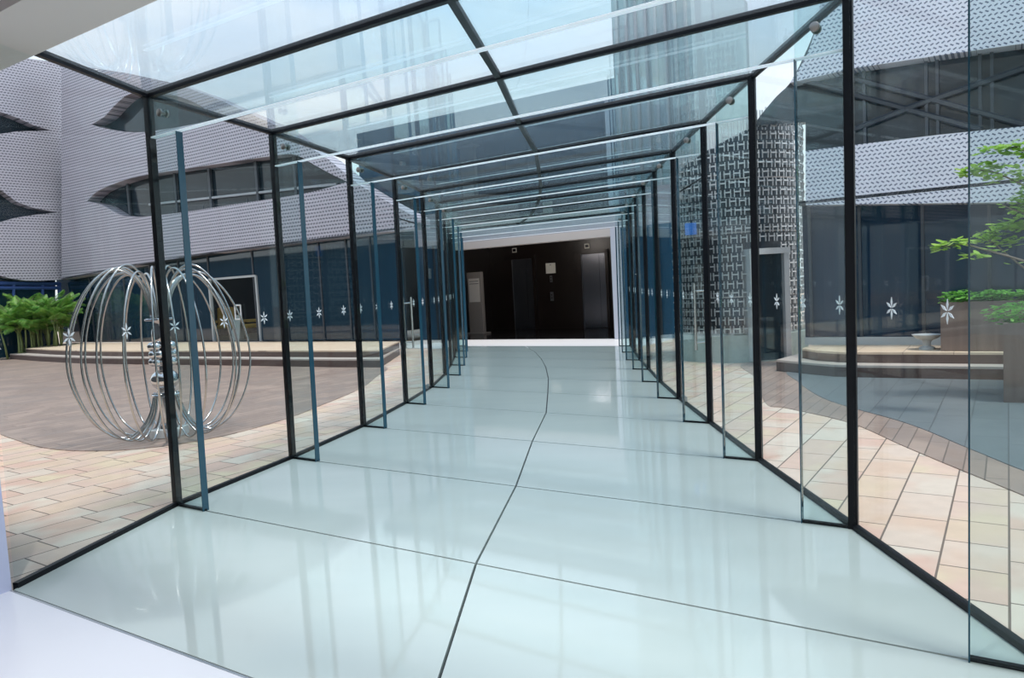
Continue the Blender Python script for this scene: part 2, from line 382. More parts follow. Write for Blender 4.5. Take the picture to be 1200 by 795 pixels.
# wall, roof panes per bay
SIDE = {'l': 'sculpture side', 'r': 'lattice tower side'}
def star(mb, c, sx, sz, nr, R):
    for i in range(6):
        a = math.radians(90 + 60*i); d_ = sx*math.cos(a) + sz*math.sin(a); w = sx*-math.sin(a) + sz*math.cos(a)
        p = [c + d_*R*0.10, c + d_*R*0.55 + w*R*0.13, c + d_*R, c + d_*R*0.55 - w*R*0.13]
        mb.prism([p], nr*0.003)
for k in range(NP):
    bay = ('between entrance and first portal' if k == 0 else 'between the %s and %s portal' % (ORD[k], ORD[k+1]))
    for s, PP in (('l', LP), ('r', RP)):
        A, B = PP[k], PP[k+1]; d_ = (B-A).normalized(); inw = V((d_.y, -d_.x, 0)) if s == 'l' else V((-d_.y, d_.x, 0))
        a, b = A + d_*0.026, B - d_*0.026
        door = (k == 4)
        nm = 'glass_door' if door else 'glass_side_panel'
        rt = empty(nm, (A+B)/2, ('frameless glass door with pull bar, %s, %s' if door else 'clear star-dotted glass panel, %s, %s') % (SIDE[s], bay),
                   'glass door' if door else 'glass panel', 'glass wall panels of the passage')
        def quad(p, q, z0, z1, w):
            return MB().hexa([up(p - inw*w, z0), up(q - inw*w, z0), up(q + inw*w, z0), up(p + inw*w, z0), up(p - inw*w, z1), up(q - inw*w, z1), up(q + inw*w, z1), up(p + inw*w, z1)])
        if door:
            zt = 2.48
            quad(a, b, zt+0.01, HT-0.02, 0.006).build('transom_pane', M['wall_glass'], rt)
            mid0, mid1 = a + d_*0.20, b - d_*0.20
            quad(a, mid0 - d_*0.004, 0.02, zt-0.005, 0.006).build('side_pane', M['wall_glass'], rt)
            quad(mid1 + d_*0.004, b, 0.02, zt-0.005, 0.006).build('side_pane', M['wall_glass'], rt)
            leaf = quad(mid0, mid1, 0.02, zt-0.005, 0.006).build('door_leaf', M['wall_glass'], rt)
            for e0, e1 in ((mid1 - d_*0.17, mid1), ):
                quad(e0, e1, 0.012, 0.085, 0.016).build('patch_fitting', M['brushed_steel'], leaf)
                quad(e0, e1, zt-0.08, zt+0.03, 0.016).build('patch_fitting', M['brushed_steel'], leaf)
            mb = MB(); hx = mid0 + d_*0.10
            for sg in (1, -1):
                o = hx + inw*0.055*sg
                mb.tube([up(o, 0.72), up(o, 1.42)], 0.014, 10)
                for z in (0.80, 1.34): mb.tube([up(hx, z), up(o, z)], 0.009, 8)
            mb.build('pull_bar', M['steel'], leaf, smooth='auto')
            mb = MB(); mb.tube([up(a, zt), up(b, zt)], 0.010, 8); mb.build('transom_rail', M['black_seal'], rt)
        else:
            pane = quad(a, b, 0.02, HT-0.02, 0.007).build('pane', M['wall_glass'], rt)
        for off in ((0.09, 0.64, 1.17) if s == 'l' else (0.13, 0.68, 1.16)):
            off2 = off if k else off - 0.08
            z = 1.335 if s == 'l' else 1.285
            if door and off < 0.3: continue
            mb = MB(); star(mb, up(A + d_*off2 + inw*0.0085, z), d_, LEAN, inw, 0.056)
            mb.build('star_decal', M['white_decal'], rt)
        # black rails
        quad(a, b, -0.012, 0.030, 0.017).build('base_rail', M['black_seal'], rt)
        quad(a, b, HT-0.022, HT+0.022, 0.017).build('head_rail', M['black_seal'], rt)
    # roof
    for s, q in (('l', [LP[k], cj(k), cj(k+1), LP[k+1]]), ('r', [cj(k), RP[k], RP[k+1], cj(k+1)])):
        nm = 'glass_overhead_panel'; c = sum(q, V((0,0,0)))/4
        rt = empty(nm, up(c, HT), 'overhead glass roof panel on the %s %s' % (SIDE[s], bay), 'glass panel', 'glass roof panels of the passage')
        qq = inset([V(x) for x in q], 0.02); lo = [up(x, HT) for x in qq]; hi = [up(x, HT+0.016) for x in qq]
        MB().hexa(lo + hi).build('pane', M['roof_glass'], rt)
        if s == 'l':
            a, b = cj(k), cj(k+1); d_ = (b-a).normalized(); n_ = V((-d_.y, d_.x, 0))*0.022
            MB().hexa([up(a-n_, HT-0.015), up(b-n_, HT-0.015), up(b+n_, HT-0.015), up(a+n_, HT-0.015), up(a-n_, HT+0.02), up(b-n_, HT+0.02), up(b+n_, HT+0.02), up(a+n_, HT+0.02)]).build('long_seal', M['black_seal'], rt)

# ------------------------------------------------------------------ the entrance hall the picture is taken from
et = (RP[0]-LP[0]).normalized(); ntv = V((-et.y, et.x, 0))
th0 = LP[0] - et*4.0; th1 = RP[0] + et*4.0
fe = MB(); fe.box(th0 + V((0,0,-0.03)), th1-th0, -ntv*7.0, (0,0,0.03)); tag(fe.build('floor_entrance', M['white_floor']), kind='structure')
tr_ = MB(); tr_.box(LP[0] - ntv*0.012 + V((0,0,-0.02)), RP[0]-LP[0], ntv*0.012, (0,0,0.021)); tag(tr_.build('trim_threshold', M['brushed_steel']), kind='structure')
SZ = HT - 0.035
s0 = gp(18, 75, SZ); s1 = gp(185, 0, SZ); es = (s1-s0).normalized(); nsv = V((-es.y, es.x, 0))
wid = (s0 - gp(0, 14, SZ)).dot(nsv)
so = MB(); so.box(s0 - es*9, es*22, -nsv*wid, (0,0,0.9)); tag(so.build('trim_soffit', M['soffit_grey']), kind='structure')
ce = MB(); ce.box(s0 - es*9 - nsv*wid + V((0,0,0.06)), es*22, -nsv*8, (0,0,0.84)); tag(ce.build('ceiling', M['dark_ceiling']), kind='structure')
J0 = gp(14, 692); J1 = gp(0, 697); dj = (J1-J0).normalized()
col = MB(); col.box(J0, dj*1.6, -et*0.30, V((0,0,HT)))
col.build('wall_left', M['lavender_column']); tag(bpy.data.objects['wall_left'], kind='structure')
bw = MB(); bw.box(J0 - et*0.31 + ntv*0.1, -et*75, -ntv*0.3, (0,0,3.8)); tag(bw.build('wall_front_left', M['entry_wall']), kind='structure')
bw = MB(); bw.box(RP[0] + et*0.25, et*26, -ntv*0.3, (0,0,3.8)); tag(bw.build('wall_front_right', M['entry_wall']), kind='structure')

for hx_, hy_ in ((-2.0, 2.3), (-0.6, 1.3)):  # added fill lights that brighten the hall floor, no visible fittings
    hl = bpy.data.lights.new('hall_fill', 'SPOT'); hl.energy = 140; hl.spot_size = math.radians(110); hl.spot_blend = 0.6; hl.shadow_soft_size = 0.04
    ho = bpy.data.objects.new('hall_fill', hl); C.objects.link(ho); ho.location = (hx_, hy_, 2.98)
# ------------------------------------------------------------------ ground
gr = MB(); gr.prism([[V((-60, -14, -0.06)), V((50, -14, -0.06)), V((50, 70, -0.06)), V((-60, 70, -0.06))]], (0, 0, 0.03))
tag(gr.build('ground', M['sandstone']), kind='structure')
def smooth_loop(pts, n=6):
    out = []; m = len(pts)
    for i in range(m):
        p0, p1, p2, p3 = pts[i-1], pts[i], pts[(i+1) % m], pts[(i+2) % m]
        for j in range(n):
            t = j/n
            out.append(0.5*((2*p1) + (p2-p0)*t + (2*p0-5*p1+4*p2-p3)*t*t + (3*p1-p0-3*p2+p3)*t**3))
    return out
pl = [V((-2.70, 15.3, 0)), V((-2.52, 13.4, 0)), V((-2.5, 11.8, 0)), V((-2.72, 10.3, 0)), V((-2.92, 9.25, 0)), V((-3.35, 8.30, 0)), V((-3.95, 7.85, 0)), V((-4.6, 7.85, 0)),
      V((-5.3, 8.18, 0)), V((-6.2, 8.95, 0)), V((-7.6, 10.2, 0)), V((-11.0, 12.6, 0)), V((-15.5, 16.0, 0)), V((-19.5, 20.5, 0)), V((-18.5, 24.8, 0)), V((-14.0, 23.6, 0)), V((-8.0, 19.3, 0)), V((-4.5, 16.9, 0))]
po = MB(); po.prism([[p + V((0,0,-0.031)) for p in smooth_loop(pl)]], (0,0,0.009)); tag(po.build('ground_plaza', M['plaza_stone']), kind='structure')
pr = [gp(868, 426), gp(884, 440), gp(897, 470), V((3.02, 8.15, 0)), V((3.28, 7.2, 0)), V((3.25, 6.1, 0)), V((3.24, 5.1, 0)), V((3.27, 4.2, 0)), V((3.5, 2.5, 0)), V((4.5, 1.2, 0)), V((9, 1.0, 0)), V((10.5, 5, 0)), V((9.5, 8.2, 0)), V((6.0, 10.2, 0)), V((5.2, 11.6, 0)), gp(905, 419)]
po = MB(); po.prism([[p + V((0,0,-0.031)) for p in smooth_loop(pr)]], (0,0,0.009)); tag(po.build('ground_plaza_right', M['plaza_stone']), kind='structure')
pi = [gp(924, 434), gp(934, 445), V((3.62, 8.5, 0)), V((3.74, 7.0, 0)), V((3.66, 5.85, 0)), V((3.62, 4.9, 0)), V((3.8, 3.0, 0)), V((4.8, 1.8, 0)), V((8.5, 1.6, 0)), V((9.6, 5, 0)), V((8.8, 7.8, 0)), V((5.7, 9.6, 0)), V((4.75, 10.8, 0))]
po = MB(); po.prism([[p + V((0,0,-0.022)) for p in smooth_loop(pi)]], (0,0,0.006)); tag(po.build('ground_plaza_inner', M['plaza_sky_tint']), kind='structure')

# raised terraces with two steps
def terrace(name, front, back_off, z, tread, back=None):
    """front: list of ground points along the front edge, left to right"""
    d_ = (front[-1]-front[0]).normalized(); nb = V((-d_.y, d_.x, 0))
    bk = back if back else [front[-1] + nb*back_off, front[0] + nb*back_off]
    top = [p for p in front] + bk
    low = [p - nb*tread for p in front]; low[0] = low[0] - d_*tread; low[-1] = low[-1] + d_*tread
    low += bk
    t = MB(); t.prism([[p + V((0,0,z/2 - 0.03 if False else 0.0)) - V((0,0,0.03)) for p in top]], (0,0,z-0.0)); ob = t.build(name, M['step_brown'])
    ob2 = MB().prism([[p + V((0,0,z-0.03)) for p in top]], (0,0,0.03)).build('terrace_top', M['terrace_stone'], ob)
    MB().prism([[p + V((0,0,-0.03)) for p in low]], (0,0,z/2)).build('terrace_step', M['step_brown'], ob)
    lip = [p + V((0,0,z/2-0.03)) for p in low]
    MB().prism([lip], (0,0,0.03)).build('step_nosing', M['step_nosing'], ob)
    return tag(ob, kind='structure')
def arc(c, r, a0, a1, n=8): return [V(c) + V((r*math.cos(math.radians(a0+(a1-a0)*i/n)), r*math.sin(math.radians(a0+(a1-a0)*i/n)), 0)) for i in range(n+1)]
fL = [gp(30, 408.5, 0.3), gp(60, 410, 0.3), gp(105, 411.3, 0.3), gp(150, 411.5, 0.3), gp(250, 411, 0.3), gp(330, 411, 0.3), gp(410, 411, 0.3), gp(444, 410.5, 0.3)]
fL = [V((p.x, p.y, 0)) for p in fL]
terrace('ground_terrace', fL, 9.0, 0.3, 0.35, [V((-2.75, 17.95, 0)), V((-16.2, 27.0, 0))])
fR = [V((4.45, 11.3, 0)), V((4.50, 10.85, 0)), V((4.68, 10.52, 0)), V((4.95, 10.31, 0)), V((6.05, 9.62, 0)), V((9.0, 7.75, 0))]
terrace('ground_terrace_right', fR, 4.0, 0.3, 0.30)

# ------------------------------------------------------------------ vertical planes that carry the facades
class VP:
    def __init__(s, P, d_): s.P = V(P); s.d = V(d_).normalized(); s.n = V((s.d.y, -s.d.x, 0))   # n faces the viewer
    def hit(s, u, v):
        r = ray(u, v); o = V((0, 0, EYE)); t = (s.P-o).dot(s.n)/r.dot(s.n); return o + r*t
    def sz(s, p): p = V(p) - s.P; return p.dot(s.d), p.z
    def pt(s, a, z): return V((s.P.x, s.P.y, 0)) + s.d*a + V((0,0,z))
    def off(s, k): return VP(s.P + s.n*k, s.d)
    def uv(s): return lambda co: (co - s.P).dot(s.d) * 1.0 + (co-s.P).dot(s.n)*0.3 and ((co-s.P).dot(s.d), co.z) or ((co-s.P).dot(s.d), co.z)
def clad(plane, loops_px, th, parent, mat, rim=None, name='cladding'):
    loops = [[plane.hit(u, v) for u, v in l] for l in loops_px]
    o = MB().prism(loops, -plane.n*th).build(name, M[mat], parent, uvfn=lambda co: ((co-plane.P).dot(plane.d), co.z))
    return o
def spl(pts, n=5):
    out = []; m = len(pts)
    for i in range(m-1):
        p0 = pts[max(i-1, 0)]; p1 = pts[i]; p2 = pts[i+1]; p3 = pts[min(i+2, m-1)]
        for j in range(n):
            t = j/n; out.append(tuple(0.5*((2*p1[c]) + (p2[c]-p0[c])*t + (2*p0[c]-5*p1[c]+4*p2[c]-p3[c])*t*t + (3*p1[c]-p0[c]-3*p2[c]+p3[c])*t**3) for c in (0, 1)))
    out.append(pts[-1]); return out

# ---- far building across the sculpture court
gA = gp(340, 399.5, 0.3); gB = gp(150, 401, 0.3); dA = (gA-gB); dA.z = 0; dA.normalize()
GL = VP(V((gA.x, gA.y, 0)), dA)                    # glass line
CL = GL.off(0.45)                                  # cladding face
bl = empty('court_building', GL.pt(-8, 0), 'pale perforated building with eye shaped windows behind the sculpture court', 'building')
corner = GL.hit(72, 390); corner.z = 0; sC = (corner - GL.P).dot(GL.d)
eye_low = spl([(102,236),(112,226),(125,219),(150,210),(178,204),(230,196),(290,187),(335,181),(350,183),(366,192),(388,204),(407,213)], 4) + spl([(407,213),(385,220),(360,226),(325,232),(270,240),(220,248),(178,253),(150,254),(135,250),(120,241),(102,236)], 4)[1:-1]
eye_up = spl([(107,146),(122,137),(134,124),(150,111),(172,108),(205,112),(235,124),(252,140)], 4) + spl([(252,140),(225,146),(190,152),(165,155),(142,154),(120,150),(107,146)], 4)[1:-1]
outline = [(72,74),(150,86),(205,98),(250,114),(330,150),(350,164),(385,187),(408,206)] + [(420,216),(436,226),(460,240),(490,256),(490,268),(450,272),(410,277),(325,288),(250,297),(182,307),(160,311),(110,321),(72,328)]
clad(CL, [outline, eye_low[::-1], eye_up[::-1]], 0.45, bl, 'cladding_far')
# dark window wall behind the eyes
def wallbox(plane, s0, s1, z0, z1, th, parent, mat, name):
    return MB().box(plane.pt(s0, z0), plane.d*(s1-s0), -plane.n*th, V((0,0,z1-z0))).build(name, M[mat], parent)
sR = (CL.hit(407, 213) - GL.P).dot(GL.d)
zb = CL.hit(407, 213).z
back = [(72,78),(150,92),(205,103),(250,118),(330,154),(350,170),(385,192),(407,213),(420,222),(460,246),(480,262),(410,274),(325,284),(250,293),(182,303),(72,322)]
pp = [GL.off(0.02).hit(u, v) for u, v in back]
MB().prism([pp], -GL.n*0.3).build('window_glazing', M['dark_window'], bl)
for (u0, v0, v1) in ((150,209,255),(205,196,250),(245,190,245),(300,182,237),(345,178,230)):
    a, b = GL.off(0.06).hit(u0, v0), GL.off(0.06).hit(u0, v1)
    MB().box(a - GL.d*0.05, GL.d*0.10, GL.n*0.06, V((0,0,b.z-a.z))).build('window_mullion', M['mullion'], bl)
a, b = GL.off(0.08).hit(175, 240), GL.off(0.08).hit(395, 216)
MB().tube([a, b], 0.04, 6).build('window_rail', M['pale_frame'], bl)
# ground floor shop front (slightly recessed), dark rooms behind
zt = 4.4
SG = GL
sx = lambda u: (SG.hit(u, 380) - SG.P).dot(SG.d)
sLft = sC; sRgt = sx(476)
dr0, dr1 = sx(250), sx(305)
doorz = SG.hit(280, 325).z
fr = MB()
for s_a, s_b, z_a, z_b in ((sLft, dr0, 0.3, zt), (dr1, sRgt, 0.3, zt), (dr0, dr1, doorz, zt)):
    fr.box(SG.pt(s_a, z_a), SG.d*(s_b-s_a), -SG.n*0.02, V((0,0,z_b-z_a)))
fr.build('shopfront_glazing', M['blue_window'], bl)
MB().box(SG.pt(dr0, 0.3), SG.d*(dr1-dr0), -SG.n*0.02, V((0,0,doorz-0.3))).build('door_glazing', M['shop_glass'], bl)
df = MB()
for sa in (dr0, dr1): df.box(SG.pt(sa-0.03, 0.3) + SG.n*0.05, SG.d*0.06, -SG.n*0.09, V((0,0,doorz-0.3)))
df.box(SG.pt(dr0, doorz-0.03) + SG.n*0.05, SG.d*(dr1-dr0), -SG.n*0.09, V((0,0,0.06)))
df.build('door_frame', M['pale_frame'], bl)
hd = MB(); a = SG.hit(277, 358) + SG.n*0.06; b = SG.hit(285, 374) + SG.n*0.06
for q0, q1 in ((a, V((a.x, a.y, b.z))), (V((a.x, a.y, b.z)), b), (b, V((b.x, b.y, a.z))), (V((b.x, b.y, a.z)), a)): hd.tube([q0, q1], 0.025, 6)
hd.build('door_handle', M['white_decal'], bl)
for u in (110, 150, 182, 215, 250, 302, 338, 380, 412, 440):
    MB().box(SG.pt(sx(u)-0.025, 0.3) + SG.n*0.03, SG.d*0.05, -SG.n*0.06, V((0,0,zt-0.3))).build('shopfront_mullion', M['mullion'], bl)
# the room behind the open looking door
rm = MB(); rm.box(SG.pt(dr0-2.5, 0.28) - SG.n*0.05, SG.d*(dr1-dr0+5), -SG.n*5, V((0,0,0.03))); rm.build('room_floor', M['interior_floor'], bl)
rm = MB(); rm.box(SG.pt(dr0-2.5, 0.3) - SG.n*5.0, SG.d*(dr1-dr0+5), -SG.n*0.1, V((0,0,zt-0.3))); rm.box(SG.pt(dr0-2.5, zt) - SG.n*0.05, SG.d*(dr1-dr0+5), -SG.n*5, V((0,0,0.1)))
rm.box(SG.pt(dr0-2.5, 0.3) - SG.n*0.05, SG.d*0.1, -SG.n*5, V((0,0,zt-0.3))); rm.box(SG.pt(dr1+2.5, 0.3) - SG.n*0.05, SG.d*0.1, -SG.n*5, V((0,0,zt-0.3))); rm.build('room_wall', M['interior_dark'], bl)
rl = bpy.data.lights.new('room_fill', 'POINT'); rl.energy = 70; rl.shadow_soft_size = 0.1; rl.color = (1.0, 0.9, 0.75)  # added fill light so the chairs show through the door
ro_ = bpy.data.objects.new('room_fill', rl); C.objects.link(ro_); ro_.location = SG.pt((dr0+dr1)/2, 3.6) - SG.n*1.5
# soffit under the cladding
sf = MB(); sf.prism([[CL.hit(72,328), CL.hit(160,311), CL.hit(250,297), CL.hit(410,277), CL.hit(476,268), CL.hit(476,268) - GL.n*0.6, CL.hit(410,277) - GL.n*0.6, CL.hit(250,297) - GL.n*0.6, CL.hit(160,311)-GL.n*0.6, CL.hit(72,328) - GL.n*0.6]], (0,0,0.05))
sf.build('soffit', M['interior_dark'], bl)
# wing turning towards the viewer at the left
wd = V((-0.56, -0.83, 0)).normalized()
cc = CL.hit(72, 390); cc.z = 0
WL = VP(cc, -wd); 
WG = VP(cc - WL.n*0.0, -wd)
if WL.n.dot(V((0,0,0)) - cc) < 0: WL.n = -WL.n
def far_left(v): return (-60, v)
w_eye1 = [(-40,108),(0,131),(20,138),(40,147),(60,153),(40,153.5),(20,154),(0,157),(-40,168)]
w_eye2 = [(-40,196),(0,222),(20,237),(40,244),(68,249),(40,252),(20,255),(0,261),(-40,276)]
w_out = [(-40,58),(72,74),(72,328),(45,329.5),(30,329),(10,326),(0,323),(-40,306)]
lp = [[WL.hit(u, v) for u, v in w_out]]
for ey in (w_eye1, w_eye2):
    lp.append([WL.hit(max(u, -38), v) for u, v in ey][::-1])
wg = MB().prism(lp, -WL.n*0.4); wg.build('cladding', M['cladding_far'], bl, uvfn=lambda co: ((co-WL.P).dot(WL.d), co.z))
pp = [WL.hit(u, v) - WL.n*0.42 for u, v in ((-40,90),(66,145),(70,260),(-40,290))]
MB().prism([pp], -WL.n*0.2).build('window_glazing', M['dark_window'], bl)
# blue framed glazing behind the palms
pp = [WL.hit(u, v) - WL.n*0.45 for u, v in ((-40,300),(72,322),(72,404),(-40,440))]
MB().prism([pp], -WL.n*0.1).build('shopfront_glazing', M['blue_window'], bl)
bt = MB()
for va, vb in ((332, 332), (338, 337)): bt.tube([WL.hit(-30, va-1) - WL.n*0.38, WL.hit(76, vb) - WL.n*0.38], 0.07, 6)
for u in (22, 56, 76): bt.tube([WL.hit(u, 331) - WL.n*0.38, WL.hit(u, 352) - WL.n*0.38], 0.05, 6)
bt.build('blue_rail', M['blue_trim'], bl)

# ---- near building on the tower side
gR0 = gp(1010, 404, 0.3); GR = VP(V((gR0.x, gR0.y, 0)), E1)
CR = GR.off(0.35)
br = empty('terrace_building', GR.pt(0.5, 0), 'perforated metal building with dark ribbon window beside the raised terrace', 'building')
top_px = spl([(926,97),(938,78),(948,58),(957,28),(966,-20),(985,-90)], 4) + [(1420,-140),(1420,20)] + [(1300,36),(1200,51),(1100,65),(1000,80),(926,97)][:-1]
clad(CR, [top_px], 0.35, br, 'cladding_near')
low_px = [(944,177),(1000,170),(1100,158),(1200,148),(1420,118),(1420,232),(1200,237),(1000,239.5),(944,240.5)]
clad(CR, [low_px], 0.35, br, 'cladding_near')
rb = [GR.off(0.03).hit(u, v) for u, v in spl([(884,147),(890,137),(910,113),(926,97),(942,66),(957,28),(970,-30)], 3)] + [GR.off(0.03).hit(u, v) for u, v in ((1420,-80),(1420,140),(1000,180),(944,188),(944,143))]
MB().prism([rb], -GR.n*0.25).build('ribbon_window', M['dark_window'], br)
for (p, q) in (((930,92),(1150,152)), ((985,88),(1215,150)), ((1060,128),(1215,75)), ((1000,152),(1075,123))):
    a, b = GR.off(0.10).hit(*p), GR.off(0.10).hit(*q); MB().tube([a, b], 0.045, 6).build('brace', M['mullion'], br)
for u in (1010, 1083, 1096, 1146, 1160):
    a, b = GR.off(0.07).hit(u, 45), GR.off(0.07).hit(u, 180); MB().box(a, GR.d*0.04, GR.n*0.05, V((0,0,b.z-a.z))).build('window_mullion', M['mullion'], br)
sxr = lambda u: (GR.hit(u, 400) - GR.P).dot(GR.d)
ztr = GR.hit(1000, 236).z
MB().box(GR.pt(sxr(944), 0.3), GR.d*(sxr(1420)-sxr(944)), -GR.n*0.03, V((0,0,ztr-0.3))).build('shopfront_glazing', M['terrace_window'], br)
for u in (952, 1010, 1083, 1160, 1240, 1330):
    MB().box(GR.pt(sxr(u)-0.02, 0.3) + GR.n*0.04, GR.d*0.04, -GR.n*0.05, V((0,0,ztr-0.3))).build('shopfront_mullion', M['mullion'], br)
MB().box(GR.pt(sxr(944), ztr) + GR.n*0.35, GR.d*(sxr(1420)-sxr(944)), -GR.n*0.5, V((0,0,0.05))).build('soffit', M['interior_dark'], br)
MB().box(GR.pt(sxr(944), 0.3) + GR.n*0.06, GR.d*(sxr(1420)-sxr(944)), -GR.n*0.05, V((0,0,0.12))).build('shopfront_sill', M['pale_frame'], br)

# ------------------------------------------------------------------ lift lobby at the far end
oL = gp(538, 398.5); oR = gp(722, 397.2); eo = (oR-oL).normalized(); no = V((-eo.y, eo.x, 0))   # opening line, no = inward
lob = empty('lobby_building', oL, 'lift lobby building at the far end of the passage with pale fascia and blue glass', 'building')
zo = 2.62; wo = (oR-oL).length
def obox(s0, s1, d0, d1, z0, z1): return MB().box(oL + eo*s0 + no*d0 + V((0,0,z0)), eo*(s1-s0), no*(d1-d0), V((0,0,z1-z0)))
# threshold outside
th = obox(-1.5, wo+1.5, -2.35, 0.1, -0.03, -0.004); th.build('threshold', M['lobby_threshold'], lob)
obox(-1.5, wo+0.3, 0.1, 5.2, -0.03, 0.0).build('lobby_floor', M['lobby_floor'], lob)
obox(-1.5, wo+0.3, 0.35, 5.2, 3.0, 3.2).build('lobby_ceiling', M['dark_ceiling'], lob)
D = 4.0
obox(-1.5, wo+0.3, D, D+0.3, 0, 3.0).build('lobby_back_wall', M['lobby_black'], lob)
obox(-1.52, -1.5, 0.35, D, 0, 3.0).build('lobby_side_wall', M['lobby_black'], lob); obox(wo+0.3, wo+0.32, 0.35, D, 0, 3.0).build('lobby_side_wall', M['lobby_black'], lob)
obox(-0.05, wo+0.05, 0.0, 0.35, zo, zo+0.2).build('lintel', M['lintel_tan'], lob)
obox(wo, wo+0.22, -0.08, 0.3, 0, zo+0.2).build('jamb', M['jamb_pale'], lob); obox(-0.2, 0, 0.0, 0.3, 0, zo+0.2).build('jamb', M['lobby_black'], lob)
obox(-1.5, wo+3.2, 0.05, 0.3, zo+0.2, 3.75).build('fascia', M['fascia'], lob)
obox(wo+0.22, wo+3.2, 0.06, 0.3, 0, zo+0.2).build('side_glazing', M['tower_blue'], lob); obox(-1.5, -0.2, 0.06, 0.3, 0, zo+0.2).build('side_glazing', M['tower_blue'], lob)
for s_ in (wo+1.2, wo+2.2, wo+3.1, -0.8): obox(s_, s_+0.05, 0.0, 0.06, 0, zo+0.2).build('side_mullion', M['mullion'], lob)
obox(-4.5, wo-0.1, 1.0, 6, 3.75, 6.8).build('upper_storey', M['tower_blue'], lob)
obox(wo-0.1, wo+2.0, 0.8, 6, 3.75, 9.6).build('upper_storey', M['tower_pale'], lob)
for i in range(8): obox(wo+0.02+i*0.26, wo+0.08+i*0.26, 0.72, 0.8, 3.75, 9.6).build('upper_rib', M['pale_frame'], lob)
for z_ in (4.9, 6.1): obox(-4.5, wo-0.1, 0.94, 1.0, z_, z_+0.08).build('upper_band', M['mullion'], lob)
# lifts
BW = VP(oL + no*(D-0.001), eo)
if BW.n.dot(-no) < 0: BW.n = -BW.n
def bs(u, v=350): return (BW.hit(u, v) - BW.P).dot(BW.d)
def wbox(s0, s1, z0, z1, d0, d1): return MB().box(BW.pt(s0, z0) + BW.n*d0, BW.d*(s1-s0), BW.n*(d1-d0), V((0,0,z1-z0)))
for i, (u0, u1, um, nm) in enumerate(((603, 627, 619, 'steel lift doors between the poster stand and the white notice'), (684, 712, 704.5, 'steel lift doors at the tower side end of the dark lobby'))):
    a, b, mm_ = bs(u0), bs(u1), bs(um)
    el = empty('lift_entrance', BW.pt((a+b)/2, 0), nm, 'lift', 'lift doors in the lobby')
    for x0, x1 in ((a, mm_-0.004), (mm_+0.004, b)): wbox(x0, x1, 0.01, 2.38, 0.0, 0.03).build('door_panel', M['elevator_steel'], el)
    f_ = wbox(a-0.28, a, 0, 2.5, 0.0, 0.08); f_.build('reveal', M['lobby_black'], el)
    wbox(b, b+0.10, 0, 2.5, 0.0, 0.08).build('reveal', M['lobby_black'], el)
    wbox(a-0.28, b+0.10, 2.38, 2.5, 0.0, 0.08).build('header', M['lobby_black'], el)
    uc, vc = ((603, 293.5), (688, 288.5))[i]; c = BW.hit(uc, vc); sc_ = (c-BW.P).dot(BW.d)
    ind = empty('floor_indicator', c, 'small lit floor indicator above the %s' % ('lift nearer the poster stand', 'lift farther from the poster stand')[i], 'indicator', 'lift floor indicators')
    wbox(sc_-0.085, sc_+0.085, c.z-0.075, c.z+0.075, 0.0, 0.02).build('bezel', M['paper'], ind); wbox(sc_-0.06, sc_+0.06, c.z-0.045, c.z+0.045, 0.02, 0.026).build('screen', M['screen_dark'], ind)
c = BW.hit(645.5, 314.5); s_ = (c-BW.P).dot(BW.d)
nt_ = empty('notice_board', c, 'square cream notice on the dark wall between the two lifts', 'notice')
wbox(s_-0.18, s_+0.18, c.z-0.17, c.z+0.17, 0, 0.02).build('sheet', M['paper'], nt_)
MB().lathe(BW.pt(s_, c.z+0.11) + BW.n*0.02, [(0.02, 0), (0.02, 0.006)], 12, BW.n).build('pin', M['totem_grey'], nt_)
for (u, v, hw, hh, lb) in ((646, 327, 0.045, 0.11, 'small steel plate directly under the cream notice'), (647, 347.5, 0.06, 0.15, 'lift call button plate below the small plate under the notice')):
    c = BW.hit(u, v); s_ = (c-BW.P).dot(BW.d); cp = empty('call_panel', c, lb, 'call panel')
    wbox(s_-hw, s_+hw, c.z-hh, c.z+hh, 0, 0.015).build('plate', M['brushed_steel'], cp)
    for z_ in (-0.05, 0.05): MB().lathe(BW.pt(s_, c.z+z_) + BW.n*0.015, [(0.02, 0), (0.02, 0.01)], 12, BW.n).build('button', M['screen_dark'], cp)
# wall seams
# poster totem
tb = gp(560.5, 391.5); ts = eo; tn = -no
tot = empty('poster_stand', tb, 'tall grey poster stand with pale sheet standing in the dark lobby', 'sign stand')
def tbox(s0, s1, d0, d1, z0, z1): return MB().box(tb + ts*s0 + tn*d0 + V((0,0,z0)), ts*(s1-s0), tn*(d1-d0), V((0,0,z1-z0)))
tbox(-0.36, 0.36, -0.22, 0.22, 0.0, 0.05).build('base', M['totem_grey'], tot, bevel=0.01)
tbox(-0.27, 0.27, -0.08, 0.08, 0.05, 2.0).build('body', M['totem_grey'], tot, bevel=0.01)
po_ = tbox(-0.21, 0.21, 0.08, 0.088, 1.04, 1.80).build('poster', M['poster'], tot)
tl = MB()
for z_ in (1.62, 1.70): tl.box(tb + ts*-0.18 + tn*0.088 + V((0,0,z_)), ts*0.36, tn*0.003, V((0,0,0.018)))
tl.build('poster_rule', M['poster_line'], po_)

for q_ in (0.2, 0.5, 0.78):  # added fill lights behind the lintel, brightening lift doors and poster
    ll = bpy.data.lights.new('lobby_fill', 'POINT'); ll.energy = 26; ll.shadow_soft_size = 0.05; ll.color = (1.0, 0.93, 0.85)
    lo_ = bpy.data.objects.new('lobby_fill', ll); C.objects.link(lo_); lo_.location = oL + eo*(wo*q_) + no*0.62 + V((0,0,2.92))
